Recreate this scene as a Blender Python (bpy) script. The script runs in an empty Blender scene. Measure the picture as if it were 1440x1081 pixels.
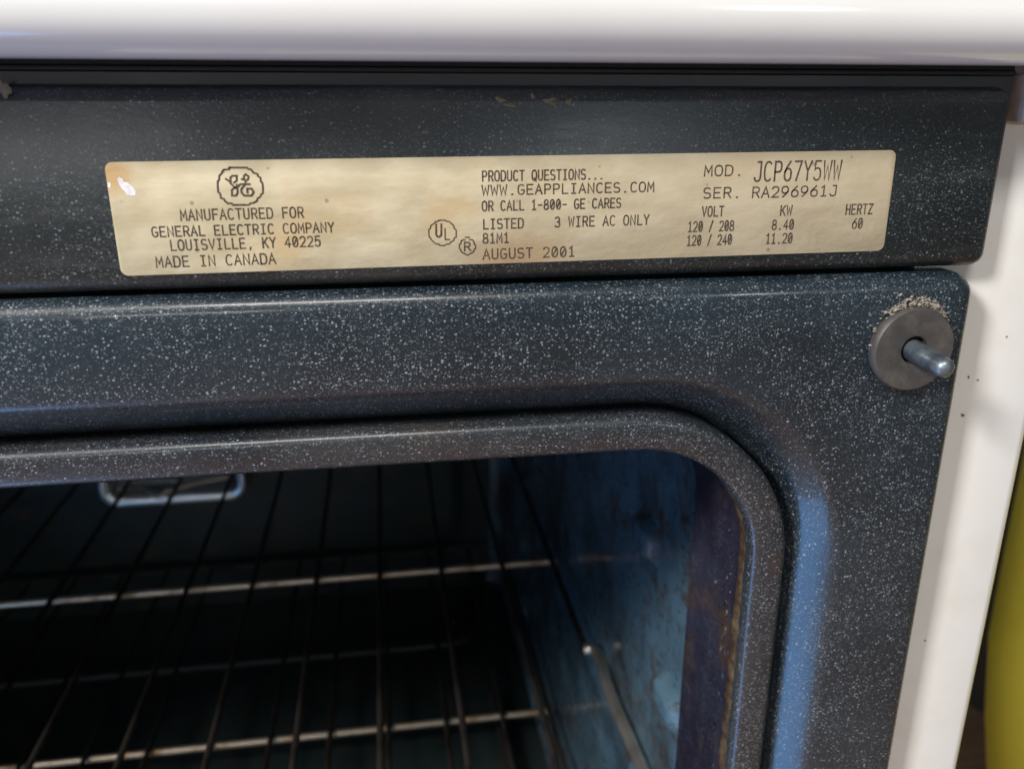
import bpy, math, random
from mathutils import Vector, Matrix

# ------------------------------------------------------------------ camera, world, lights, exposure
scene = bpy.context.scene
DIST = 0.193            # camera to oven front, metres
EYE = 0.865             # camera height above the floor
cam_data = bpy.data.cameras.new("camera")
cam = bpy.data.objects.new("camera", cam_data)
scene.collection.objects.link(cam)
right = Vector((0.988628, -0.150379, -0.000438))
down = Vector((-0.047663, -0.310586, -0.949349))
fwd = Vector((0.142626, 0.938575, -0.314222))
M3 = Matrix((right, -down, -fwd)).transposed()
cam.matrix_world = Matrix.Translation((0, -DIST, EYE)) @ M3.to_4x4()
cam_data.sensor_width = 36
cam_data.lens = 29.455
cam_data.clip_start = 0.005
cam_data.clip_end = 60
cam_data.dof.use_dof = True
cam_data.dof.focus_distance = 0.207
cam_data.dof.aperture_fstop = 15.0
scene.camera = cam

world = bpy.data.worlds.new("World")
scene.world = world
world.use_nodes = True
bg = world.node_tree.nodes["Background"]
bg.inputs[0].default_value = (0.80, 0.93, 1.0, 1)
bg.inputs[1].default_value = 0.10

def area(name, loc, target, sx, sy, power, col):
    l = bpy.data.lights.new(name, 'AREA')
    l.shape = 'RECTANGLE'; l.size = sx; l.size_y = sy
    l.energy = power; l.color = col
    o = bpy.data.objects.new(name, l)
    scene.collection.objects.link(o)
    o.location = loc
    d = Vector(target) - Vector(loc)
    o.rotation_euler = d.to_track_quat('-Z', 'Y').to_euler()
    return o

area("ceiling_lamp", (-0.15, -1.20, 2.35), (-0.10, 0, 0.85), 0.62, 0.24, 15, (1.0, 0.97, 0.92))
area("high_window_light", (-1.40, -0.92, 1.85), (0, 0, 0.85), 0.30, 0.4, 49, (1.0, 0.985, 0.97))
area("window_pane_light", (-0.80, -2.72, 1.12), (0, 0, 0.87), 0.22, 0.16, 2.2, (0.95, 0.97, 1.0))
area("window_pane_light", (-0.50, -2.72, 1.12), (0, 0, 0.87), 0.22, 0.16, 2.6, (0.95, 0.97, 1.0))
area("side_window_light", (1.30, -2.60, 1.12), (0, 0, 0.87), 0.16, 0.20, 4.0, (0.82, 0.93, 1.0))
area("added_blue_light", (-0.53, -0.26, 0.27), (0.11, 0.0, 0.72), 0.20, 0.56, 1.9, (0.11, 0.43, 1.0))  # added blue lamp near the floor, for the mouth bend and cavity wall

scene.view_settings.view_transform = 'Standard'
scene.view_settings.look = 'None'
scene.view_settings.gamma = 1
scene.view_settings.exposure = 0.24
scene.view_settings.use_curve_mapping = False
scene.cycles.max_bounces = 8
scene.cycles.use_denoising = True

random.seed(7)

# ------------------------------------------------------------------ node helpers and materials
class NT:
    def __init__(self, name):
        self.m = bpy.data.materials.new(name); self.m.use_nodes = True
        self.t = self.m.node_tree; self.n = self.t.nodes; self.l = self.t.links
        self.b = self.n["Principled BSDF"]
        self.co = self.n.new("ShaderNodeTexCoord").outputs["Object"]
    def inp(self, sock, v):
        if hasattr(v, "is_linked"): self.l.new(v, sock)
        else: sock.default_value = v
    def math(self, op, a, b=0.0, clamp=False):
        n = self.n.new("ShaderNodeMath"); n.operation = op; n.use_clamp = clamp
        self.inp(n.inputs[0], a); self.inp(n.inputs[1], b); return n.outputs[0]
    def noise(self, scale, detail=3, rough=0.55, co=None):
        n = self.n.new("ShaderNodeTexNoise"); self.l.new(co or self.co, n.inputs["Vector"])
        n.inputs["Scale"].default_value = scale; n.inputs["Detail"].default_value = detail
        n.inputs["Roughness"].default_value = rough; return n.outputs["Fac"]
    def voro(self, scale, co=None):
        n = self.n.new("ShaderNodeTexVoronoi"); self.l.new(co or self.co, n.inputs["Vector"])
        n.inputs["Scale"].default_value = scale
        s = self.n.new("ShaderNodeSeparateColor"); self.l.new(n.outputs["Color"], s.inputs[0])
        return n.outputs["Distance"], s.outputs[0], s.outputs[1]
    def ramp(self, fac, lo, hi, a=0.0, b=1.0):
        n = self.n.new("ShaderNodeMapRange"); n.interpolation_type = 'SMOOTHSTEP'
        self.inp(n.inputs[0], fac)
        for i, v in enumerate((lo, hi, a, b)): n.inputs[i + 1].default_value = v
        return n.outputs[0]
    def mix(self, fac, a, b):
        n = self.n.new("ShaderNodeMix"); n.data_type = 'RGBA'
        self.inp(n.inputs[0], fac)
        self.inp(n.inputs[6], a if hasattr(a, "is_linked") else (*a, 1))
        self.inp(n.inputs[7], b if hasattr(b, "is_linked") else (*b, 1))
        return n.outputs[2]
    def stretch(self, sx, sy, sz):
        n = self.n.new("ShaderNodeMapping"); self.l.new(self.co, n.inputs[0])
        n.inputs["Scale"].default_value = (sx, sy, sz); return n.outputs[0]
    def axis(self, i):
        s = self.n.new("ShaderNodeSeparateXYZ"); self.l.new(self.co, s.inputs[0]); return s.outputs[i]
    def bump(self, h, strength, dist):
        n = self.n.new("ShaderNodeBump"); n.inputs["Strength"].default_value = strength
        n.inputs["Distance"].default_value = dist; self.l.new(h, n.inputs["Height"])
        self.l.new(n.outputs[0], self.b.inputs["Normal"])
    def fin(self, color, rough, metal=0.0, spec=0.5, coat=0.0):
        self.inp(self.b.inputs["Base Color"], color if hasattr(color, "is_linked") else (*color, 1))
        self.inp(self.b.inputs["Roughness"], rough)
        self.inp(self.b.inputs["Metallic"], metal)
        self.b.inputs["Specular IOR Level"].default_value = spec
        self.b.inputs["Coat Weight"].default_value = coat
        return self.m

def enamel(name, base, dense=1.0, bright=0.55, rough=0.27, dust=0.25, dustcol=(0.10, 0.095, 0.085), brown=0.0, bump=0.15, coat=0.0):
    k = NT(name)
    warp = k.n.new("ShaderNodeTexNoise"); k.l.new(k.co, warp.inputs["Vector"]); warp.inputs["Scale"].default_value = 1500; warp.inputs["Detail"].default_value = 2
    wv = k.n.new("ShaderNodeVectorMath"); wv.operation = 'SCALE'; k.l.new(warp.outputs["Color"], wv.inputs[0]); wv.inputs["Scale"].default_value = 0.0005
    wa = k.n.new("ShaderNodeVectorMath"); wa.operation = 'ADD'; k.l.new(k.stretch(0.75, 1, 1.0), wa.inputs[0]); k.l.new(wv.outputs[0], wa.inputs[1])
    co = wa.outputs[0]
    d1, r1, b1 = k.voro(1550, co)
    d2, r2, b2 = k.voro(2900, co)
    d3, r3, b3 = k.voro(700, co)
    patch = k.ramp(k.noise(60, 3), 0.35, 0.65, 0.35, 1.0)
    def dots(d, r, b, size, power, gain):
        rad = k.math('MULTIPLY', k.math('POWER', r, power), size)
        v = k.math('SUBTRACT', rad, d)
        m = k.math('MULTIPLY', v, 9.0, True)
        return k.math('MULTIPLY', m, k.math('MULTIPLY', k.math('ADD', k.math('MULTIPLY', b, 0.75), 0.25), gain))
    s = k.math('ADD', dots(d1, r1, b1, 0.44, 1.7, 0.85 * dense),
               k.math('MULTIPLY', dots(d2, r2, b2, 0.62, 1.4, 0.62 * dense), patch), True)
    s = k.math('ADD', s, dots(d3, r3, b3, 0.20, 5.0, dense), True)
    tone = k.noise(25, 4)
    col = k.mix(k.ramp(tone, 0.3, 0.7), base, tuple(c * 1.5 + 0.002 for c in base))
    film = k.math('MULTIPLY', k.ramp(k.noise(14, 5, 0.65), 0.42, 0.78), dust, True)
    col = k.mix(film, col, dustcol)
    wipe = k.math('MULTIPLY', k.ramp(k.noise(160, 4, 0.6, k.stretch(0.12, 1, 1.3)), 0.5, 0.75), dust * 0.6, True)
    col = k.mix(wipe, col, dustcol)
    film = k.math('ADD', film, wipe)
    if brown:
        col = k.mix(k.math('MULTIPLY', k.ramp(k.noise(40, 5, 0.7), 0.5, 0.72), brown, True), col, (0.055, 0.03, 0.014))
    col = k.mix(s, col, (bright * 0.88, bright * 0.99, bright * 1.08))
    fine = k.noise(900, 2)
    rg = k.math('ADD', k.math('MULTIPLY', k.noise(30, 4), 0.14), rough - 0.07)
    rg = k.math('ADD', rg, k.math('MULTIPLY', film, 0.25))
    k.bump(k.math('ADD', fine, k.math('MULTIPLY', s, 0.6)), bump, 0.0002)
    k.b.inputs['Coat Roughness'].default_value = 0.12
    return k.fin(col, rg, 0.0, 0.65, coat)

M = {}
M['panel'] = enamel("speckled_enamel_upper", (0.0075, 0.010, 0.0105), dense=0.6, bright=0.27, rough=0.33, dust=0.55, dustcol=(0.06, 0.06, 0.056))
M['frame'] = enamel("speckled_enamel_frame", (0.0060, 0.0125, 0.0180), dense=0.85, bright=0.35, rough=0.32, dust=0.30, dustcol=(0.030, 0.040, 0.048), bump=0.4, coat=0.3)
M['flange'] = enamel("speckled_enamel_flange", (0.010, 0.0125, 0.016), dense=0.85, bright=0.36, rough=0.36, dust=0.3, dustcol=(0.06, 0.058, 0.055), brown=0.35, coat=0.25)
M['jamb'] = enamel("burnt_enamel_jamb", (0.010, 0.0075, 0.015), dense=0.4, bright=0.22, rough=0.30, dust=0.9, dustcol=(0.022, 0.026, 0.045), brown=0.9, bump=1.0)
M['cavity'] = enamel("cavity_enamel_shaded", (0.010, 0.017, 0.0165), dense=0.2, bright=0.15, rough=0.30, dust=0.4, dustcol=(0.010, 0.009, 0.010), brown=0.6, bump=0.6)  # shaded copy for back, ceiling and floor; their shade is in the base
M['cavity_side'] = enamel("grimy_cavity_enamel_lit", (0.052, 0.098, 0.128), dense=0.5, bright=0.3, rough=0.22, dust=1.6, dustcol=(0.010, 0.010, 0.012), brown=1.0, bump=0.9, coat=0.5)  # lit copy for side walls: daylight blue put into the base, grime over it
M['trim'] = enamel("black_trim_enamel", (0.006, 0.007, 0.007), dense=0.05, bright=0.2, rough=0.5, dust=0.1)

k = NT("white_cooktop_enamel")
c = k.mix(k.ramp(k.noise(9, 4), 0.4, 0.75), (0.80, 0.79, 0.76), (0.74, 0.72, 0.68))
k.bump(k.noise(120, 2), 0.05, 0.0005)
M['cooktop'] = k.fin(c, 0.16, 0, 0.5, 0.3)

k = NT("white_side_enamel")
d, r, b = k.voro(170)
sp = k.math('MULTIPLY', k.math('SUBTRACT', k.math('MULTIPLY', k.math('POWER', r, 9.0), 0.16), d), 14.0, True)
c = k.mix(k.ramp(k.noise(16, 5, 0.65), 0.45, 0.8), (0.76, 0.745, 0.71), (0.66, 0.625, 0.56))
c = k.mix(sp, c, (0.25, 0.2, 0.15))
k.bump(k.noise(90, 3), 0.08, 0.0006)
M['side'] = k.fin(c, 0.22, 0, 0.5, 0.2)

k = NT("aged_bracket_plastic")
M['bracket'] = k.fin(k.mix(k.ramp(k.noise(300, 4), .4, .7), (0.50, 0.43, 0.38), (0.40, 0.34, 0.29)), 0.5)

k = NT("yellowed_foil_label")
cow = k.stretch(0.45, 1, 1.0)
wr = k.noise(130, 4, 0.5, cow)
c = k.mix(k.ramp(wr, 0.35, 0.7), (0.40, 0.335, 0.21), (0.54, 0.465, 0.315))
c = k.mix(k.math('MULTIPLY', k.ramp(k.noise(45, 5, 0.6), 0.50, 0.72), 0.7), c, (0.47, 0.33, 0.16))
st = k.n.new('ShaderNodeVectorMath'); st.operation = 'DISTANCE'; k.l.new(k.stretch(0.5, 1, 1), st.inputs[0]); st.inputs[1].default_value = (0.0445, 0, 0.0018)
ring = k.math('MULTIPLY', k.ramp(k.math('ADD', st.outputs['Value'], k.math('MULTIPLY', k.noise(250, 4), 0.006)), 0.011, 0.0045), 0.8)
c = k.mix(ring, c, (0.34, 0.20, 0.09))
st = k.n.new('ShaderNodeVectorMath'); st.operation = 'DISTANCE'; k.l.new(k.co, st.inputs[0]); st.inputs[1].default_value = (0.001, 0, 0.0215)
ring = k.math('MULTIPLY', k.ramp(k.math('ADD', st.outputs['Value'], k.math('MULTIPLY', k.noise(300, 4), 0.006)), 0.009, 0.004), 0.8)
c = k.mix(ring, c, (0.42, 0.26, 0.10))
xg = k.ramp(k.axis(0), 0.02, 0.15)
c = k.mix(k.math('MULTIPLY', xg, 0.6), c, (0.40, 0.335, 0.235))  # label dulls to the right: uneven light put into its colour
d, r, b = k.voro(420)
sp = k.math('MULTIPLY', k.math('SUBTRACT', k.math('MULTIPLY', k.math('POWER', r, 8.0), 0.28), d), 9.0, True)
c = k.mix(k.math('MULTIPLY', sp, 0.6), c, (0.16, 0.11, 0.06))
k.bump(k.math('ADD', wr, k.math('MULTIPLY', k.noise(600, 2), 0.08)), 0.5, 0.0012)
M['label'] = k.fin(c, 0.45, 0.0, 0.3)

k = NT("label_ink")
M['ink'] = k.fin(k.mix(k.ramp(k.noise(1500, 3), 0.35, 0.75), (0.040, 0.028, 0.018), (0.13, 0.09, 0.055)), 0.5)
k = NT("bare_label_backing")
M['torn'] = k.fin(k.mix(k.ramp(k.noise(900, 3), 0.3, 0.7), (0.80, 0.78, 0.80), (0.62, 0.58, 0.57)), 0.5)

k = NT("grey_washer_plastic")
c = k.mix(k.ramp(k.noise(260, 5, 0.65), 0.4, 0.75), (0.052, 0.047, 0.045), (0.085, 0.075, 0.065))
k.bump(k.noise(900, 3), 0.15, 0.0003)
M['washer'] = k.fin(c, 0.5)
k = NT("worn_steel_pin")
c = k.mix(k.ramp(k.noise(160, 4), 0.4, 0.7), (0.10, 0.125, 0.15), (0.26, 0.30, 0.33))
k.bump(k.noise(900, 3), 0.15, 0.0002)
M['pin'] = k.fin(c, 0.40, 0.75)
k = NT("dark_bore")
M['bore'] = k.fin((0.006, 0.006, 0.007), 0.6)
k = NT("greasy_lint")
M['lint'] = k.fin(k.mix(k.noise(900, 3), (0.16, 0.13, 0.10), (0.38, 0.34, 0.28)), 0.9)
k = NT("dried_grease")
M['grease'] = k.fin(k.mix(k.noise(700, 3), (0.09, 0.075, 0.045), (0.21, 0.18, 0.12)), 0.6)
k = NT("rust_spot")
M['rust'] = k.fin(k.mix(k.noise(1500, 3), (0.16, 0.06, 0.02), (0.33, 0.17, 0.07)), 0.8)
k = NT("burnt_residue")
c = k.mix(k.ramp(k.noise(160, 5, 0.7), 0.35, 0.7), (0.030, 0.014, 0.006), (0.10, 0.066, 0.028))
k.bump(k.noise(700, 4), 0.6, 0.0006)
M['residue'] = k.fin(c, 0.55)

k = NT("oven_rack_wire")
st = k.ramp(k.noise(45, 4, 0.6), 0.45, 0.7)
c = k.mix(st, (0.60, 0.50, 0.38), (0.30, 0.17, 0.07))
k.bump(k.noise(500, 3), 0.2, 0.0004)
M['wire'] = k.fin(c, k.math('ADD', k.math('MULTIPLY', st, 0.2), 0.38), 0.8)
k = NT("oven_rack_rod_shaded")
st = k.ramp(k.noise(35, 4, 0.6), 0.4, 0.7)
M['rod'] = k.fin(k.mix(st, (0.050, 0.042, 0.035), (0.022, 0.015, 0.01)), 0.5, 0.7)  # near-black colour stands for shade on rods, rear wires and rear rails
k = NT("oven_rack_rail_lit")
M['rail'] = k.fin(k.mix(k.ramp(k.noise(35, 4, 0.6), 0.4, 0.7), (0.66, 0.63, 0.58), (0.42, 0.37, 0.31)), 0.3, 0.9)  # bright colour stands for light on the front part of the rails
k = NT("bake_element_sheath")
M['element'] = k.fin(k.mix(k.noise(200, 3), (0.014, 0.013, 0.012), (0.03, 0.027, 0.025)), 0.55, 0.2)
k = NT("chrome_rim")
M['chrome'] = k.fin(k.mix(k.noise(150, 3), (0.92, 0.92, 0.92), (0.80, 0.79, 0.77)), 0.30, 1.0)
k = NT("lamp_glass")
k.b.inputs["Transmission Weight"].default_value = 0.85
M['glass'] = k.fin((0.85, 0.85, 0.82), 0.15)
k = NT("yellow_plastic")
c = k.mix(k.ramp(k.noise(12, 4), 0.3, 0.75), (0.88, 0.80, 0.10), (0.76, 0.68, 0.08))
k.bump(k.noise(220, 3), 0.12, 0.001)
M['yellow'] = k.fin(c, 0.55)
k = NT("brown_wood_floor")
pl = k.noise(6, 6, 0.6, k.stretch(0.6, 8, 1))
M['floor'] = k.fin(k.mix(k.ramp(pl, 0.3, 0.7), (0.30, 0.165, 0.105), (0.42, 0.255, 0.17)), 0.5)
k = NT("dark_wall_paint")
M['wall'] = k.fin(k.mix(k.noise(20, 3), (0.10, 0.09, 0.08), (0.13, 0.115, 0.10)), 0.7)

# ------------------------------------------------------------------ mesh helpers (coordinates: x, depth from camera d, height relative to the eye)
def W(p):
    return Vector((p[0], p[1] - DIST, EYE + p[2]))

def origin(o):
    v = Vector((0, 0, 0))
    while o: v += o.location; o = o.parent
    return v

def mk(name, verts, faces, mat, parent=None, angle=35, loc=None, world_pts=False, label=None, kind=None):
    vs = [Vector(v) if world_pts else W(v) for v in verts]
    base = origin(parent)
    at = Vector(loc) if loc is not None else base
    me = bpy.data.meshes.new(name)
    me.from_pydata([tuple(v - at) for v in vs], [], faces)
    me.update()
    me.polygons.foreach_set("use_smooth", [True] * len(me.polygons))
    me.set_sharp_from_angle(angle=math.radians(angle))
    me.materials.append(mat)
    o = bpy.data.objects.new(name, me)
    scene.collection.objects.link(o)
    o.parent = parent
    o.location = at - base
    if label: o["label"] = label
    if kind: o["kind"] = kind
    return o

def empty(name, loc, label, cat, group=None):
    o = bpy.data.objects.new(name, None)
    scene.collection.objects.link(o)
    o.location = loc; o.empty_display_size = 0.05
    o["label"] = label; o["category"] = cat
    if group: o["group"] = group
    return o

def rrect(x0, x1, z0, z1, r, n=14):
    pts = []
    for cx, cz, a0 in ((x1 - r, z1 - r, 0), (x0 + r, z1 - r, 90), (x0 + r, z0 + r, 180), (x1 - r, z0 + r, 270)):
        for i in range(n + 1):
            a = math.radians(a0 + 90 * i / n)
            pts.append((cx + r * math.cos(a), cz + r * math.sin(a)))
    return pts

def loft(rings, close=True, cap_first=False, cap_last=False):
    n = len(rings[0]); verts = [p for ring in rings for p in ring]; faces = []
    m = n if close else n - 1
    for i in range(len(rings) - 1):
        for j in range(m):
            a = i * n + j; b = i * n + (j + 1) % n
            faces.append((a, b, b + n, a + n))
    if cap_first: faces.append(tuple(range(n - 1, -1, -1)))
    if cap_last: faces.append(tuple((len(rings) - 1) * n + j for j in range(n)))
    return verts, faces

def ring_at(rect, r, d, off, n=14):          # rounded rect shrunk inwards by off, at depth d
    x0, x1, z0, z1 = rect
    return [(x, d, z) for x, z in rrect(x0 + off, x1 - off, z0 + off, z1 - off, max(r - off, 0.0004), n)]

def tube(pts, rad, n=10, caps=True):
    pts = [Vector(p) for p in pts]; rings = []
    t0 = (pts[1] - pts[0]).normalized()
    u = t0.orthogonal().normalized()
    for i, p in enumerate(pts):
        a = pts[max(i - 1, 0)]; b = pts[min(i + 1, len(pts) - 1)]
        t = (b - a).normalized()
        u = (u - t * u.dot(t)).normalized(); v = t.cross(u)
        rr = rad[i] if isinstance(rad, (list, tuple)) else rad
        rings.append([tuple(p + (u * math.cos(2 * math.pi * j / n) + v * math.sin(2 * math.pi * j / n)) * rr) for j in range(n)])
    return loft(rings, True, caps, caps)

def smooth_path(pts, k=6):
    out = []
    P = [Vector(p) for p in pts]
    for i in range(len(P) - 1):
        p0 = P[max(i - 1, 0)]; p1 = P[i]; p2 = P[i + 1]; p3 = P[min(i + 2, len(P) - 1)]
        for j in range(k):
            t = j / k
            out.append(0.5 * ((2 * p1) + (p2 - p0) * t + (2 * p0 - 5 * p1 + 4 * p2 - p3) * t * t + (3 * p1 - p0 - 3 * p2 + p3) * t ** 3))
    out.append(P[-1])
    return out

def box(x0, x1, d0, d1, z0, z1, bev=0.001):
    outer = (x0, x1, z0, z1)
    rings = [ring_at(outer, bev * 1.5, d1, bev, 3), ring_at(outer, bev * 1.5, d1 - bev, 0, 3), ring_at(outer, bev * 1.5, d0 + bev, 0, 3), ring_at(outer, bev * 1.5, d0 + bev * 0.3, bev * 0.3, 3), ring_at(outer, bev * 1.5, d0, bev, 3)]
    return loft(rings, True, True, True)

def extrude_profile(prof, x0, x1, nx=1):     # prof: list of (d, z), swept along x
    rings = [[(x0 + (x1 - x0) * i / nx, d, z) for d, z in prof] for i in range(nx + 1)]
    return loft(rings, True, True, True)

def blob(center, sx, sd, sz, seed, n=10, m=7, rough=0.35):
    rnd = random.Random(seed); verts = []; faces = []
    ph = [rnd.uniform(0, 6.28) for _ in range(6)]
    for i in range(m + 1):
        th = math.pi * i / m
        for j in range(n):
            a = 2 * math.pi * j / n
            w = 1 + rough * (0.5 * math.sin(2 * a + ph[0]) + 0.4 * math.sin(3 * a + ph[1] + th) + 0.35 * math.sin(5 * a + ph[2]) * math.sin(th * 2 + ph[3]))
            verts.append((center[0] + sx * w * math.sin(th) * math.cos(a), center[1] + sd * math.cos(th), center[2] + sz * w * math.sin(th) * math.sin(a)))
    for i in range(m):
        for j in range(n):
            faces.append((i * n + j, i * n + (j + 1) % n, (i + 1) * n + (j + 1) % n, (i + 1) * n + j))
    return verts, faces

# ------------------------------------------------------------------ setting
def plane_obj(name, pts, mat):
    o = mk(name, pts, [tuple(range(len(pts)))], mat, None, world_pts=True)
    o["kind"] = "structure"; return o
plane_obj("floor", [(-3, -3, 0), (4, -3, 0), (4, 4, 0), (-3, 4, 0)], M['floor'])
pA = Vector((0.8477, 0.9436 - DIST, 0)); pB = Vector((0.8616, 0.9067 - DIST, 0)); dv = (pB - pA).normalized()
q0 = pA - dv * 1.2; q1 = pA + dv * 0.9; th = Vector((-dv.y, dv.x, 0)) * 0.08
if th.x < 0: th = -th
vs = [q0, q1, q1 + th, q0 + th]; vs = vs + [v + Vector((0, 0, 2.3)) for v in vs]
o = mk("wall", [tuple(v + Vector((0, 0, -0.002))) for v in vs], [(3, 2, 1, 0), (4, 5, 6, 7), (0, 1, 5, 4), (1, 2, 6, 5), (2, 3, 7, 6), (3, 0, 4, 7)], M['wall'], None, world_pts=True)
o["kind"] = "structure"

# ------------------------------------------------------------------ the range
CX = -0.205                                  # centre line of the range
def mir(x): return 2 * CX - x
stove = empty("kitchen_range", (CX, 0.25, 0.0), "white kitchen range with its oven door off, speckled dark enamel front", "oven")
XR = 0.1500; XL = mir(XR)
DF = DIST - 0.002                            # front of the lower frame
# front frame: flat face, rolled outer edge, dished bend round the mouth
outer = (XL, XR, -0.530, -0.0402)
rings = []
for off, dd in ((0.0, 0.016), (0.0, 0.0045), (0.0003, 0.0028), (0.0010, 0.0014), (0.0020, 0.0005), (0.0032, 0.0001), (0.0042, 0.0)):
    rings.append(ring_at(outer, 0.0062, DF + dd, off))
groove = (mir(0.1094), 0.1094, -0.452, -0.0761)
for off, dd in ((-0.0132, 0.0), (-0.0122, 0.0002), (-0.0110, 0.0009), (-0.0098, 0.0020), (-0.0050, 0.0071), (-0.0032, 0.0092), (-0.0018, 0.0112), (-0.0007, 0.0134), (0.0, 0.0165), (0.0, 0.022)):
    x0, x1, z0, z1 = groove
    rings.append([(x, DF + dd, z) for x, z in rrect(x0 + off, x1 - off, z0 + off, z1 - off, 0.046 - off, 14)])
v, f = loft(rings)
mk("front_frame", v, f, M['frame'], stove, 60)
# flange (lip of the oven liner)
rings = []
fl = (mir(0.1088), 0.1088, -0.4514, -0.0767)
for off, dd in ((0.0, 0.022), (0.0, 0.0072), (0.0004, 0.0062), (0.0011, 0.0056), (0.0020, 0.0053), (0.0075, 0.0060), (0.0088, 0.0064), (0.0096, 0.0073), (0.0100, 0.0088), (0.0101, 0.0120)):
    rings.append(ring_at(fl, 0.0455, DF + dd, off))
v, f = loft(rings)
mk("mouth_flange", v, f, M['flange'], stove, 60)
# jamb behind the flange
rings = []
jr = (fl[0] + 0.0098, fl[1] - 0.0098, fl[2] + 0.0098, fl[3] - 0.0098)
for off, dd in ((0.0, 0.0115), (0.0004, 0.016), (-0.0004, 0.022), (0.0002, 0.034), (0.0006, 0.050), (-0.004, 0.052), (-0.0085, 0.053)):
    rings.append(ring_at(jr, 0.0357, DF + dd, off))
v, f = loft(rings)
mk("mouth_jamb", v, f, M['jamb'], stove, 40)
# charred crust along the inside edge of the flange
rnd = random.Random(3)
cr = rrect(jr[0], jr[1], jr[2], jr[3], 0.0357, 14)
path = [p for p in cr if p[0] > 0.05 and p[1] > -0.30]
dense_path = []
ext = [(jr[1], -0.28 + 0.0015 * i) for i in range(int((0.28 - 0.125) / 0.0015))] + [p for p in rrect(jr[0], jr[1], jr[2], jr[3], 0.0357, 40)[:30]]
rows = []
for i, (x, z) in enumerate(ext):
    cxx, czz = jr[1] - 0.0357, jr[3] - 0.0357
    nx, nz = (1, 0) if z < czz else ((x - cxx) / 0.0357, (z - czz) / 0.0357)
    fade = min(1, i / 6, (len(ext) - 1 - i) / 40 + 0.05)
    b = (0.0006 + 0.0007 * rnd.random()) * fade
    w = 0.0022 + 0.0012 * rnd.random()
    row = []
    for s, h in ((-1, -0.0002), (-0.5, 0.6), (0, 1.0), (0.5, 0.7), (1, -0.0002)):
        hh = b * h * (0.7 + 0.6 * rnd.random()) if h > 0 else -0.0002
        row.append((x - nx * hh, DF + 0.0125 + s * w, z - nz * hh))
    rows.append(row)
v, f = loft(rows, False)
mk("charred_crust", v, f, M['residue'], stove, 80, label="brown charred crust along the oven mouth edge")

# baked-on spatter scattered over the jamb and its rear edge
rnd = random.Random(21); V = []; F = []
def spat(x, d, z, s, i):
    n = len(V); vf = blob((x, d, z), s * 0.45, s * rnd.uniform(0.8, 1.5), s * rnd.uniform(0.8, 2.2), i, 7, 5, 0.7)
    V.extend(vf[0]); F.extend([tuple(a + n for a in q) for q in vf[1]])
for i in range(260):
    z = -rnd.uniform(0.120, 0.245)
    if rnd.random() < 0.55: d = DF + 0.0495 + abs(rnd.gauss(0, 0.0012)) * -1
    elif rnd.random() < 0.6: d = DF + 0.016 + abs(rnd.gauss(0, 0.004))
    else: d = DF + rnd.uniform(0.015, 0.049)
    spat(jr[1] - 0.0001, d, z, rnd.choice((0.0003, 0.0004, 0.0005, 0.0008)) * rnd.uniform(0.7, 1.3), i)
mk("baked_spatter", V, F, M['jamb'], stove, 60, kind="stuff")

# upper panel that carries the label
up = (XL - 0.0028, XR + 0.0030, -0.0392, 0.0046)
rings = []
for off, dd in ((0.0, 0.014), (0.0, 0.0042), (0.0003, 0.0027), (0.0010, 0.0013), (0.0020, 0.0005), (0.0034, 0.0)):
    rings.append(ring_at(up, 0.0038, DIST + dd, off))
v, f = loft(rings, True, False, True)
mk("upper_panel", v, f, M['panel'], stove, 60)
# recessed trim between panel and cooktop
v, f = extrude_profile([(DIST + 0.0046, -0.002), (DIST + 0.0046, 0.0070), (DIST + 0.0040, 0.0074), (DIST + 0.0040, 0.0081), (DIST + 0.0046, 0.0085), (DIST + 0.0046, 0.016), (DIST + 0.03, 0.016), (DIST + 0.03, -0.002)], XL - 0.0040, XR + 0.0044, 1)
mk("trim_strip", v, f, M['trim'], stove, 30)
# cooktop lip and top
prof = []
cxd, cz, rr = DIST - 0.0115, 0.0186, 0.0098
prof.append((DIST + 0.0035, cz - rr + 0.0012)); prof.append((DIST + 0.0005, cz - rr + 0.0004))
for i in range(17):
    a = math.radians(-90 - 96 * i / 16)
    prof.append((cxd + rr * math.cos(a), cz + rr * math.sin(a)))
prof += [(DIST - 0.0195, 0.0340)]
for i in range(9):
    a = math.radians(174 - 84 * i / 8)
    prof.append((DIST - 0.0115 + 0.008 * math.cos(a), 0.0385 + 0.008 * math.sin(a)))
prof += [(DIST + 0.2, 0.0465), (DIST + 0.60, 0.0465), (DIST + 0.60, 0.020), (DIST + 0.0035, 0.020)]
v, f = extrude_profile(prof, mir(0.186), 0.186, 1)
mk("cooktop", v, f, M['cooktop'], stove, 30)
# white side panels with turned front flange
for side in (1, -1):
    fx = (lambda x: x) if side == 1 else mir
    prof2 = [(XR - 0.012, 0.2010), (XR + 0.002, 0.2006), (0.1560, 0.2003), (0.1640, 0.2000), (0.1780, 0.2000), (0.1795, 0.2003), (0.1805, 0.2010), (0.1810, 0.2024), (0.1811, 0.2060), (0.1811, 0.79), (0.1790, 0.79), (0.1790, 0.2075), (0.1770, 0.2040), (XR - 0.012, 0.2040)]
    rings = [[(fx(x), d, z) for x, d in prof2] for z in (-0.80, -0.4, 0.0110)]
    v, f = loft(rings, True, True, True)
    mk("side_panel", v, f, M['side'], stove, 40)
    v, f = box(min(fx(0.1558), fx(0.1785)), max(fx(0.1558), fx(0.1785)), DIST + 0.0010, DIST + 0.0075, -0.0038, 0.0078, 0.0006)
    mk("corner_bracket", v, f, M['bracket'], stove, 40)
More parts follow.
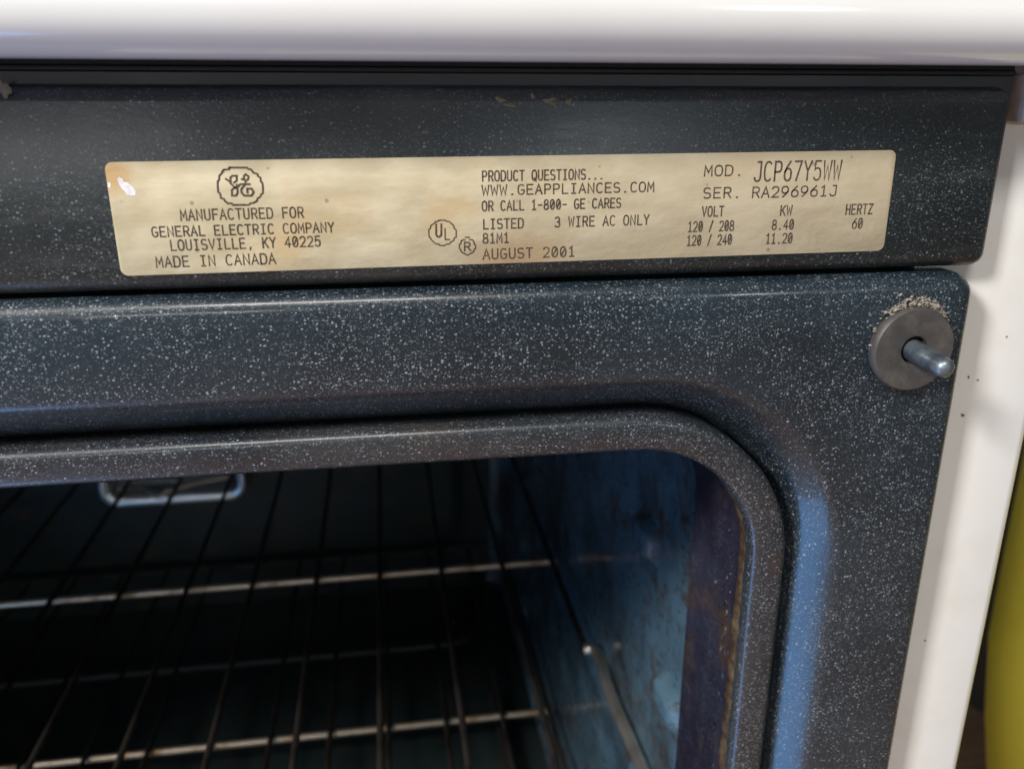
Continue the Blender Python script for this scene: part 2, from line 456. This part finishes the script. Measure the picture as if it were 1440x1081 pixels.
# storage drawer front and back of the body
v, f = box(mir(0.172), 0.172, DIST, DIST + 0.02, -0.800, -0.5335, 0.004)
mk("storage_drawer", v, f, M['side'], stove, 40)
v, f = box(mir(0.1785), 0.1785, 0.775, 0.788, -0.80, 0.0195, 0.001)
mk("back_panel", v, f, M['side'], stove, 40)
for sx in (0.15, mir(0.15)):
    for d in (0.26, 0.74):
        v, f = tube([(sx, d, -0.8652), (sx, d, -0.795)], 0.018, 12)
        mk("foot", v, f, M['trim'], stove)

# ------------------------------------------------------------------ oven cavity
CR = 0.1085; CL = mir(CR); CT = -0.066; CB = -0.462; D0 = 0.2435; D1 = 0.745
pads = [(0.313, -0.177), (0.275, -0.2335), (0.300, -0.3005), (0.300, -0.358), (0.300, -0.4205)] + [(0.64, z) for z in (-0.177, -0.2335, -0.3005, -0.358, -0.4205)]
def wall_disp(d, z):
    h = 0.0
    for pd, pz in pads:
        a = abs(d - pd) / 0.0125; b = abs(z - pz) / 0.0075
        q = (a ** 4 + b ** 4) ** 0.25
        s = max(0.0, min(1.0, (1.2 - q) / 0.45)); h = max(h, 0.0058 * s * s * (3 - 2 * s))
    h += 0.0007 * math.sin(d * 47 + 1) * math.sin(z * 39 + 2)
    return h
def cavity_side(sign):
    nd, nz = 190, 170; verts = []; faces = []
    for i in range(nd + 1):
        for j in range(nz + 1):
            d = D0 + (D1 - D0) * i / nd; z = CB + (CT - CB) * j / nz
            x = CR - wall_disp(d, z)
            ec = max(0.0, 0.025 - min(z - CB, CT - z)); x -= 0.5 * (0.025 - math.sqrt(max(0, 0.025 ** 2 - ec ** 2)))
            ec = max(0.0, 0.03 - (D1 - d)); x -= 0.6 * (0.03 - math.sqrt(max(0, 0.03 ** 2 - ec ** 2)))
            verts.append((x if sign > 0 else mir(x), d, z))
    for i in range(nd):
        for j in range(nz):
            a = i * (nz + 1) + j
            faces.append((a, a + 1, a + nz + 2, a + nz + 1))
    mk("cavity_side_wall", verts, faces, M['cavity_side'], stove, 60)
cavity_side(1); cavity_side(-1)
# back wall with a pressed panel
rings = []
bw = (CL - 0.004, CR + 0.004, CB - 0.004, CT + 0.004)
for off, dd in ((0.0, 0.0), (0.045, 0.0), (0.049, -0.0005), (0.053, -0.0025), (0.057, -0.0045), (0.062, -0.005)):
    rings.append([(x, D1 + dd, z) for x, z in rrect(bw[0] + off, bw[1] - off, bw[2] + off, bw[3] - off, 0.03, 10)])
v, f = loft(rings, True, False, True)
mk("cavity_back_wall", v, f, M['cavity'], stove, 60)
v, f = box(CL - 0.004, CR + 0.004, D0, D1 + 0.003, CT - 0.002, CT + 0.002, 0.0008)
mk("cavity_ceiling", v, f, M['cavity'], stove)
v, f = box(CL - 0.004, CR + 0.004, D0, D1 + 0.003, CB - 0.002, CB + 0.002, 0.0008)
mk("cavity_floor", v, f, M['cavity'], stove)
# bake element lying low at the back
pts = smooth_path([(0.072, 0.743, -0.4475), (0.071, 0.665, -0.4475), (0.050, 0.6345, -0.449), (-0.02, 0.632, -0.45), (-0.15, 0.632, -0.45), (-0.36, 0.632, -0.45), (-0.45, 0.632, -0.45), (-0.478, 0.60, -0.45), (-0.48, 0.45, -0.45), (-0.478, 0.33, -0.45), (-0.45, 0.30, -0.45), (-0.2, 0.298, -0.45), (0.04, 0.30, -0.45), (0.07, 0.33, -0.45), (0.072, 0.45, -0.45), (0.07, 0.56, -0.45)], 5)
v, f = tube(pts, 0.0040, 10)
mk("bake_element", v, f, M['element'], stove, 60)

# oven light on the back wall
lx0, lx1, lz0, lz1 = -0.2560, -0.1350, -0.3345, -0.240
lr = (lx0, lx1, lz0, lz1)
dL = D1 - 0.005
rings = [ring_at(lr, 0.014, dL + 0.001, 0.0, 8), ring_at(lr, 0.014, dL - 0.020, 0.001, 8), ring_at(lr, 0.014, dL - 0.024, 0.0025, 8), ring_at(lr, 0.014, dL - 0.0245, 0.0045, 8), ring_at(lr, 0.014, dL - 0.0225, 0.0065, 8), ring_at(lr, 0.014, dL - 0.006, 0.0075, 8)]
v, f = loft(rings)
lamp = mk("oven_light", v, f, M['chrome'], stove, 50, label="chrome rimmed oven light on the back wall")
gl = [(ring_at(lr, 0.014, dL - 0.006 - 0.014 * math.sin(math.radians(t)), 0.0078 + 0.022 * (1 - math.cos(math.radians(t))), 8)) for t in (0, 25, 50, 75, 88)]
v, f = loft(gl, True, False, True)
mk("glass_cover", v, f, M['glass'], lamp, 50)
v, f = loft([ring_at(lr, 0.014, dL - 0.0222, -0.001, 8), ring_at(lr, 0.014, dL - 0.0262, -0.001, 8), ring_at(lr, 0.014, dL - 0.0266, -0.0004, 8), ring_at(lr, 0.014, dL - 0.0248, 0.0056, 8), ring_at(lr, 0.014, dL - 0.0240, 0.0064, 8), ring_at(lr, 0.014, dL - 0.0150, 0.0066, 8)])
mk("rim", v, f, M['chrome'], lamp, 60)
pts = smooth_path([(lx0 + 0.012, dL - 0.018, lz0 + 0.013), (lx0 + 0.035, dL - 0.026, lz0 + 0.015), (lx0 + 0.043, dL - 0.031, lz0 + 0.011), (lx0 + 0.050, dL - 0.032, lz0 + 0.009), (lx0 + 0.060, dL - 0.029, lz0 + 0.014), (lx1 - 0.010, dL - 0.018, lz0 + 0.019)], 6)
v, f = tube(pts, 0.0017, 8)
mk("wire_bail", v, f, M['wire'], lamp, 60)

# ------------------------------------------------------------------ hinge-side pin with washer on the frame
px, pz = 0.1322, -0.0588
rings = []
def disc(rad, d): return [(px + rad * math.cos(2 * math.pi * i / 40), d, pz + rad * math.sin(2 * math.pi * i / 40)) for i in range(40)]
v, f = loft([disc(0.0104, DF + 0.0004), disc(0.0109, DF - 0.0008), disc(0.0111, DF - 0.0020), disc(0.0110, DF - 0.0030), disc(0.0106, DF - 0.0035), disc(0.0042, DF - 0.0036), disc(0.0036, DF - 0.0033), disc(0.0036, DF + 0.0002)])
bumper = mk("door_bumper", v, f, M['washer'], stove, 40, label="grey round washer with steel pin at the frame corner")
v, f = loft([disc(0.0037, DF - 0.0006), disc(0.0001, DF - 0.0006)])
mk("bore", v, f, M['bore'], bumper)
tip = (0.1332, DF - 0.0162, -0.0604)
a = Vector((px, DF + 0.001, pz)); b = Vector(tip); 
ts = (0, 0.3, 0.58, 0.64, 0.68, 0.74, 0.80, 0.88, 0.94, 0.98, 1.0)
rs = (0.0028, 0.0028, 0.00275, 0.0027, 0.0025, 0.0025, 0.0026, 0.0026, 0.0023, 0.0016, 0.0006)
v, f = tube([a.lerp(b, t) for t in ts], list(rs), 20)
mk("steel_pin", v, f, M['pin'], bumper, 50)
# lint caught above the washer
rnd = random.Random(11); V = []; F = []
def add(vf):
    n = len(V); V.extend(vf[0]); F.extend([tuple(i + n for i in q) for q in vf[1]])
for i in range(150):
    a = math.radians(rnd.gauss(88, 26)); rad = 0.0112 + abs(rnd.gauss(0, 0.0009))
    s = rnd.uniform(0.0001, 0.00038)
    add(blob((px + rad * math.cos(a), DF - rnd.uniform(0.0, 0.0022), pz + rad * math.sin(a)), s * 1.6, s, s, i, 7, 5, 0.6))
for i in range(110):
    a = math.radians(rnd.gauss(85, 30)); rad = 0.0112
    p = Vector((px + rad * math.cos(a), DF - rnd.uniform(0.0002, 0.0022), pz + rad * math.sin(a)))
    pts = [p]
    dirv = Vector((rnd.uniform(-1, 1), rnd.uniform(-0.25, 0.1), rnd.uniform(0.0, 1.0))).normalized()
    for j in range(5):
        dirv = (dirv + Vector((rnd.uniform(-1, 1), rnd.uniform(-.3, .3), rnd.uniform(-1, 1)))).normalized()
        q = pts[-1] + dirv * rnd.uniform(0.0003, 0.0008); q.y = min(q.y, DF - 0.0001); pts.append(q)
    add(tube(pts, rnd.uniform(0.00003, 0.00007), 4))
mk("lint", V, F, M['lint'], bumper, 60, kind="stuff", label="tan greasy lint caught on top of the washer")

# grease and rust specks
def spots(name, items, mat, d):
    for i, (x, z, sx, sz) in enumerate(items):
        v, f = blob((x, d, z), sx, 0.00025, sz, 40 + i, 14, 5, 0.6)
        mk(name, v, f, mat, stove, 60)
spots("grease_spot", [(0.0268, 0.0015, 0.0011, 0.0006), (0.0290, 0.0004, 0.0010, 0.0006), (0.0340, 0.0022, 0.0006, 0.0005), (0.0378, 0.0014, 0.0014, 0.0006), (0.0388, 0.0006, 0.0007, 0.0008), (0.0422, 0.0010, 0.0006, 0.0010)], M['grease'], DIST)
spots("grease_lump", [(-0.0745, 0.0036, 0.0012, 0.0018)], M['grease'], DIST - 0.0002)
spots("rust_spot", [(0.1590, -0.0825, 0.0005, 0.0004), (0.1617, -0.0722, 0.0003, 0.0002), (0.1587, -0.0712, 0.0003, 0.0003), (0.1680, -0.0600, 0.00025, 0.00025), (0.1600, -0.157, 0.00025, 0.00025)], M['rust'], 0.2000)

# ------------------------------------------------------------------ rating label
TEXT = [
    ('MANUFACTURED FOR', 14.03, 11.73, 26.02, 2.21),
    ('GENERAL ELECTRIC COMPANY', 7.63, 8.35, 38.79, 2.10),
    ('LOUISVILLE, KY 40225', 11.08, 5.29, 32.17, 2.20),
    ('MADE IN CANADA', 7.62, 1.68, 25.45, 2.25),
    ('PRODUCT QUESTIONS...', 80.04, 18.80, 27.74, 2.18),
    ('WWW.GEAPPLIANCES.COM', 79.98, 15.70, 40.35, 2.14),
    ('OR CALL 1-800- GE CARES', 79.92, 12.20, 32.57, 2.12),
    ('LISTED', 80.08, 8.10, 9.35, 2.15),
    ('3 WIRE AC ONLY', 96.85, 8.10, 22.63, 2.22),
    ('81M1', 79.96, 4.84, 6.08, 2.18),
    ('AUGUST 2001', 79.96, 1.14, 21.71, 2.26),
    ('MOD.', 132.46, 19.00, 8.78, 2.30),
    ('JCP67Y5WW', 144.78, 17.55, 21.90, 4.42),
    ('SER.', 132.52, 13.88, 8.61, 2.34),
    ('RA296961J', 144.67, 13.75, 21.57, 2.42),
    ('VOLT', 132.52, 9.62, 5.35, 2.26),
    ('KW', 152.25, 9.39, 2.91, 2.29),
    ('HERTZ', 169.23, 9.20, 6.99, 2.34),
    ('120 / 208', 129.25, 6.11, 11.44, 2.30),
    ('8.40', 150.48, 6.04, 5.51, 2.22),
    ('60', 171.34, 5.75, 2.68, 2.36),
    ('120 / 240', 129.17, 2.82, 11.24, 2.32),
    ('11.20', 149.21, 2.69, 6.76, 2.31),
]
MONOGRAM = [
    [(25.34, 22.68), (29.04, 22.62), (29.21, 22.31), (29.77, 22.24), (30.27, 21.51), (31.07, 21.23), (31.13, 20.76), (31.62, 20.44), (31.6, 19.71), (31.92, 19.28), (31.93, 18.34), (31.82, 17.18), (31.37, 16.87), (31.22, 16.45), (30.56, 16.04), (30.4, 15.52), (29.62, 15.11), (28.88, 15.02), (28.64, 14.71), (25.2, 14.78), (25.03, 15.11), (24.2, 15.13), (23.64, 15.67), (23.48, 16.09), (22.88, 16.32), (22.83, 17.26), (22.46, 17.59), (22.48, 18.74), (22.61, 19.88), (22.95, 20.19), (23.05, 21.01), (23.44, 21.32), (24.06, 22.24), (25.3, 22.32), (25.34, 22.68)] ,
    [(24.36, 20.32), (25.12, 19.73), (25.28, 19.31), (26.03, 18.56), (26.52, 18.34), (26.52, 17.4), (26.15, 16.77), (25.26, 16.74), (25.34, 17.95), (25.8, 18.36), (26.43, 18.45), (26.49, 19.08)] ,
    [(25.28, 19.31), (25.31, 20.56), (25.77, 20.96), (26.69, 20.95), (26.58, 19.91), (25.92, 19.5)] ,
    [(27.65, 20.25), (28.15, 20.09), (28.13, 20.82), (28.58, 21.23), (29.11, 20.8), (28.99, 20.18), (28.44, 19.87), (28.29, 19.35)] ,
    [(26.65, 18.6), (27.23, 19.17), (29.2, 19.13)] ,
    [(28.15, 19.04), (27.68, 18.48), (27.33, 18.12), (27.3, 17.38), (27.81, 16.74), (29.37, 16.7), (29.86, 17.43), (29.52, 18.18), (28.58, 18.2), (28.55, 17.35)] ,
]
UL_RING = [
    [(69.97, 10.33), (71.32, 10.3), (71.87, 10.0), (72.32, 9.99), (73.31, 9.02), (73.4, 8.45), (73.84, 7.99), (73.8, 6.42), (73.34, 6.21), (73.21, 5.64), (72.52, 5.33), (72.17, 4.88), (71.48, 4.85), (71.13, 4.57), (70.0, 4.61), (69.67, 4.96), (69.11, 4.97), (68.02, 6.02), (67.92, 6.47), (67.59, 6.6), (67.59, 8.28), (68.0, 8.6), (68.08, 9.16), (69.05, 9.8), (69.17, 10.07), (69.74, 10.06), (69.97, 10.33)] ,
    [(71.28, 8.4), (71.29, 5.93), (72.2, 5.9)] ,
]
UL_U = [
    [(69.32, 9.46), (69.24, 7.11), (69.51, 6.65), (69.95, 6.58), (70.42, 6.97), (70.5, 9.43)] ,
]
REG_MARK = [
    [(75.9, 6.3), (76.82, 6.28)] ,
    [(76.86, 5.76), (77.54, 5.69), (77.88, 5.17), (77.92, 4.71), (78.21, 4.47), (78.19, 3.68), (77.84, 3.4), (77.72, 2.95), (77.25, 2.62), (76.79, 2.52), (76.55, 2.24), (75.98, 2.26), (75.76, 2.55), (75.19, 2.74), (74.8, 3.21), (74.75, 3.55), (74.47, 3.85), (74.49, 4.7), (74.84, 4.92), (74.91, 5.48), (75.26, 5.7), (75.83, 5.74)] ,
    [(75.66, 3.18), (75.7, 5.17), (76.73, 5.09), (76.95, 4.74), (76.83, 4.29), (75.79, 4.09)] ,
    [(76.48, 3.96), (77.09, 3.2)] ,
]
TORN = [(2.62, 21.12), (3.2, 20.77), (3.35, 20.07), (4.22, 19.97), (4.76, 19.31), (5.19, 18.78), (5.59, 17.99), (5.37, 17.34), (4.46, 17.23), (3.72, 17.38), (3.22, 18.3), (2.79, 18.83), (2.4, 19.62), (2.18, 20.66)]
TORN2 = [(-0.3, 20.06), (0.2, 20.05), (0.28, 19.4), (-0.1, 18.89), (-0.36, 19.15)]


LW, LH, LROT = 180.6, 24.2, math.radians(0.35)
LBL = (-0.0574, -0.0352)
def lab(u, v, h):            # label millimetres -> scene
    u *= 0.001; v *= 0.001; c, s = math.cos(LROT), math.sin(LROT)
    return (LBL[0] + c * u - s * v, DIST - h * 0.001, LBL[1] + s * u + c * v)
rings = []
for off, h in ((0.0, 0.01), (0.0, 0.10), (0.05, 0.13)):
    rings.append([lab(x, z, h) for x, z in rrect(off, LW - off, off, LH - off, 1.7, 8)])
v, f = loft(rings, True, False, True)
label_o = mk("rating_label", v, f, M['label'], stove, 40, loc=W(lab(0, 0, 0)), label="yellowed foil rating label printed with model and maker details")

def ribbon(pts, width, h):
    P = [Vector((x, y, 0)) for x, y in pts]
    Q = [P[0]]
    for p in P[1:]:
        if (p - Q[-1]).length > 1e-4: Q.append(p)
    P = Q; n = len(P); V = []; F = []
    closed = False
    hw = width / 2
    for i in range(n):
        d0 = (P[i] - P[i - 1]).normalized() if i > 0 else None
        d1 = (P[i + 1] - P[i]).normalized() if i < n - 1 else None
        if d0 is None: d0 = d1
        if d1 is None: d1 = d0
        t = d0 + d1
        t = t.normalized() if t.length > 1e-3 else d0
        nrm = Vector((-t.y, t.x, 0))
        cosv = max(0.45, nrm.dot(Vector((-d0.y, d0.x, 0))))
        ext = Vector((0, 0, 0))
        if i == 0: ext = -d1 * hw * 0.8
        if i == n - 1: ext = d0 * hw * 0.8
        for s in (1, -1):
            q = P[i] + ext + nrm * s * hw / cosv
            V.append(lab(q.x, q.y, h))
    for i in range(n - 1):
        F.append((2 * i, 2 * i + 1, 2 * i + 3, 2 * i + 2))
    return V, F

def arc(cx, cy, rx, ry, a0, a1, n=10):
    out = []
    for i in range(n + 1):
        a = math.radians(a0 + (a1 - a0) * i / n)
        c, s = math.cos(a), math.sin(a)
        out.append((cx + rx * math.copysign(abs(c) ** 0.8, c), cy + ry * math.copysign(abs(s) ** 0.8, s)))
    return out
GL = {
 'A': [[(0, 0), (2, 6), (4, 0)], [(0.75, 2.1), (3.25, 2.1)]],
 'C': [arc(2.1, 3, 1.9, 3, 48, 312, 16)],
 'D': [[(0.2, 0), (0.2, 6), (1.8, 6)] + arc(1.8, 3, 2.1, 3, 88, -88, 12) + [(1.8, 0), (0.2, 0)]],
 'E': [[(3.7, 6), (0.3, 6), (0.3, 0), (3.8, 0)], [(0.4, 3.1), (3.1, 3.1)]],
 'F': [[(3.8, 6), (0.4, 6), (0.4, 0)], [(0.5, 3.1), (3.2, 3.1)]],
 'G': [arc(2.1, 3, 1.9, 3, 50, 330, 16) + [(3.85, 2.7), (2.3, 2.7)]],
 'H': [[(0.3, 0), (0.3, 6)], [(3.7, 0), (3.7, 6)], [(0.4, 3.1), (3.6, 3.1)]],
 'I': [[(0.8, 6), (3.2, 6)], [(2, 5.9), (2, 0.1)], [(0.8, 0), (3.2, 0)]],
 'J': [[(1.7, 6), (3.5, 6), (3.5, 1.7)] + arc(1.9, 1.7, 1.6, 1.7, 0, -165, 8)],
 'K': [[(0.4, 0), (0.4, 6)], [(3.8, 6), (0.5, 2.4)], [(1.6, 3.5), (3.9, 0)]],
 'L': [[(0.5, 6), (0.5, 0), (3.8, 0)]],
 'M': [[(0.1, 0), (0.3, 6), (2, 2.0), (3.7, 6), (3.9, 0)]],
 'N': [[(0.3, 0), (0.3, 6), (3.7, 0), (3.7, 6)]],
 'O': [arc(2, 3, 1.9, 3, 90, 450, 22)],
 'P': [[(0.4, 0), (0.4, 6), (2.2, 6)] + arc(2.2, 4.4, 1.6, 1.6, 88, -88, 8) + [(2.2, 2.8), (0.5, 2.8)]],
 'Q': [arc(2, 3, 1.9, 3, 90, 450, 22), [(2.2, 1.3), (3.6, -0.7)]],
 'R': [[(0.4, 0), (0.4, 6), (2.2, 6)] + arc(2.2, 4.45, 1.6, 1.55, 88, -88, 8) + [(2.2, 2.9), (0.5, 2.9)], [(2.2, 2.8), (3.9, 0)]],
 'S': [arc(2, 4.5, 1.7, 1.5, 38, 268, 12) + arc(2, 1.5, 1.8, 1.5, 88, -142, 12)],
 'T': [[(0.1, 6), (3.9, 6)], [(2, 5.9), (2, 0)]],
 'U': [[(0.3, 6), (0.3, 1.9)] + arc(2, 1.8, 1.7, 1.8, 180, 360, 10) + [(3.7, 6)]],
 'V': [[(0.1, 6), (2, 0), (3.9, 6)]],
 'W': [[(0, 6), (0.8, 0), (2, 4.6), (3.2, 0), (4, 6)]],
 'Y': [[(0.1, 6), (2, 2.9), (2, 0)], [(3.9, 6), (2.05, 3.0)]],
 'Z': [[(0.3, 6), (3.7, 6), (0.2, 0), (3.9, 0)]],
 '0': [arc(2, 3, 1.7, 3, 90, 450, 22), [(1.0, 1.0), (3.0, 5.0)]],
 '1': [[(0.8, 5.0), (2.1, 6), (2.1, 0.1)], [(0.8, 0), (3.4, 0)]],
 '2': [arc(2, 4.3, 1.7, 1.7, 165, -40, 12) + [(0.3, 0), (3.8, 0)]],
 '3': [arc(1.9, 4.5, 1.6, 1.5, 150, -88, 12), arc(1.9, 1.55, 1.8, 1.55, 88, -150, 12)],
 '4': [[(2.9, 0), (2.9, 6), (0.2, 1.7), (3.9, 1.7)]],
 '5': [[(3.5, 6), (0.7, 6), (0.5, 3.3)] + arc(1.9, 1.9, 1.8, 1.9, 125, -150, 14)],
 '6': [[(3.1, 6), (1.4, 4.3), (0.5, 2.7)] + arc(2.05, 1.9, 1.75, 1.9, 160, 520, 18)],
 '7': [[(0.3, 6), (3.8, 6), (1.4, 0)]],
 '8': [arc(2, 4.55, 1.5, 1.45, 270, 630, 16), arc(2, 1.55, 1.8, 1.55, 90, 450, 18)],
 '9': [[(0.9, 0), (2.6, 1.7), (3.5, 3.3)] + arc(1.95, 4.1, 1.75, 1.9, -20, 340, 18)],
 '.': [[(1.75, 0.1), (2.25, 0.1)], ],
 ',': [[(2.2, 0.5), (1.8, -0.8)]],
 '-': [[(0.5, 2.8), (3.5, 2.8)]],
 '/': [[(0.5, -0.3), (3.5, 6.3)]],
}
rnd = random.Random(5)
for text, u0, v0, width, height in TEXT:
    n = len(text)
    tail = 0.45 if text[-1] in '.-' else 0.74
    adv = width / (n - 1 + tail)
    gw = adv * 0.74 / 4; gh = height / 6
    V = []; F = []; big = height > 3
    for i, ch in enumerate(text):
        if ch == ' ': continue
        for si, st in enumerate(GL[ch]):
            wdt = (0.42 if big else 0.34) * rnd.uniform(0.92, 1.08)
            if ch in '.': wdt = 0.40
            pts = [(u0 + i * adv + x * gw, v0 + y * gh) for x, y in st]
            vf = ribbon(pts, wdt, 0.165 + 0.008 * si)
            m = len(V); V += vf[0]; F += [tuple(k + m for k in q) for q in vf[1]]
    mk("lettering", V, F, M['ink'], label_o, 30)
def mark(name, strokes, wdt, lab_text=None):
    V = []; F = []
    for si, st in enumerate(strokes):
        vf = ribbon(st, wdt, 0.165 + 0.008 * si)
        m = len(V); V += vf[0]; F += [tuple(k + m for k in q) for q in vf[1]]
    mk(name, V, F, M['ink'], label_o, 30, label=lab_text)
mark("emblem", MONOGRAM, 0.42, "round monogram emblem printed on the label")
mark("listing_mark", UL_RING, 0.30, "round listing mark printed on the label")
mark("listing_letter", UL_U, 0.44)
mark("registered_mark", REG_MARK, 0.32)
for poly in (TORN, [(u + 0.45, w) for u, w in TORN2]):
    top = [lab(u, w, 0.155) for u, w in poly]
    mk("torn_patch", top, [tuple(range(len(top) - 1, -1, -1))], M['torn'], label_o, 30, label="torn white patch at the label corner")

# ------------------------------------------------------------------ two wire racks
def share(name, me, parent, loc):
    o = bpy.data.objects.new(name, me); scene.collection.objects.link(o)
    o.parent = parent; o.location = loc; return o
def tube_mesh(name, pts, rad, mat, n=10):
    v, f = tube(pts, rad, n); me = bpy.data.meshes.new(name); me.from_pydata([tuple(p) for p in v], [], f)
    me.polygons.foreach_set("use_smooth", [True] * len(f)); me.set_sharp_from_angle(angle=math.radians(60)); me.materials.append(mat); return me
RX = 0.1035 - CX                              # half width of a rack
dC = 0.4875 - DIST
yF, yB = 0.255 - DIST, 0.722 - DIST
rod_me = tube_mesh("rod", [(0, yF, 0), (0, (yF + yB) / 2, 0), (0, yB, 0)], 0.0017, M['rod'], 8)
cross_me = tube_mesh("cross_wire", [(-RX + i * 2 * RX / 12, 0, 0) for i in range(13)], 0.0023, M['wire'], 10)
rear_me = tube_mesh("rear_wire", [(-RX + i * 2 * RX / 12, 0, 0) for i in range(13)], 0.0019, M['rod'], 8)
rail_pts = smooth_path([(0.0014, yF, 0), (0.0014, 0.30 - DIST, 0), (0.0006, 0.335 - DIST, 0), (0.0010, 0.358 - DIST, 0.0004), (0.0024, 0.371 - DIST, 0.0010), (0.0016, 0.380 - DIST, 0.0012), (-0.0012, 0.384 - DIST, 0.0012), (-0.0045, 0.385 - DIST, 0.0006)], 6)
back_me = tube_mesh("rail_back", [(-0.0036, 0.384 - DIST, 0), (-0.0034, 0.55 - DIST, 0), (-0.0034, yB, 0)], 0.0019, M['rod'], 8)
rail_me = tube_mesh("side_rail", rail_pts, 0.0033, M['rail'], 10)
rack_names = ("wire oven rack on the upper guides, in front of the oven light", "wire oven rack lying below the rack that crosses the oven light")
for ri, (z, lb) in enumerate(((-0.2862, rack_names[0]), (-0.4078, rack_names[1]))):
    rack = empty("oven_rack", (CX, 0, EYE + z), lb, "oven rack", "wire oven racks")
    for i in range(15):
        x = 0.0665 - 0.0398 * i
        if x < mir(0.095): break
        share("rod", rod_me, rack, (x - CX, 0, 0))
    for y in (yF, dC, yB):
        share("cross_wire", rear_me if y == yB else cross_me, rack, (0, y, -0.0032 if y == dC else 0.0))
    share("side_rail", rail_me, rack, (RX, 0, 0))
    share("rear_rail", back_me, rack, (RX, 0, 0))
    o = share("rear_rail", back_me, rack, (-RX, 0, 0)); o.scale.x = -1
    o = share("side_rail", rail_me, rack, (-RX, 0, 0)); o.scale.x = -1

# ------------------------------------------------------------------ yellow bin beside the range
bin_o = empty("yellow_bin", (0.592, 0.227, 0), "smooth yellow tapered bin standing on the brown floor beside the range", "bin")
def bin_ring(z, half, r=0.05):
    return [(0.592 + a * 0.866 - b * 0.5, 0.227 + a * 0.5 + b * 0.866, z) for a, b in rrect(-half, half, -half * 0.65, half * 0.65, r, 8)]
prof = [(0.001, 0.100), (0.02, 0.108), (0.20, 0.126), (0.315, 0.146), (0.38, 0.162), (0.451, 0.175), (0.517, 0.183), (0.60, 0.184), (0.742, 0.184)]
v, f = loft([bin_ring(z, h) for z, h in prof], True, True, False)
mk("body", v, f, M['yellow'], bin_o, 50, world_pts=True)
v, f = loft([bin_ring(z, h) for z, h in ((0.738, 0.184), (0.742, 0.187), (0.762, 0.187), (0.775, 0.180), (0.785, 0.150), (0.79, 0.08))], True, True, True)
mk("lid", v, f, M['yellow'], bin_o, 50, world_pts=True)
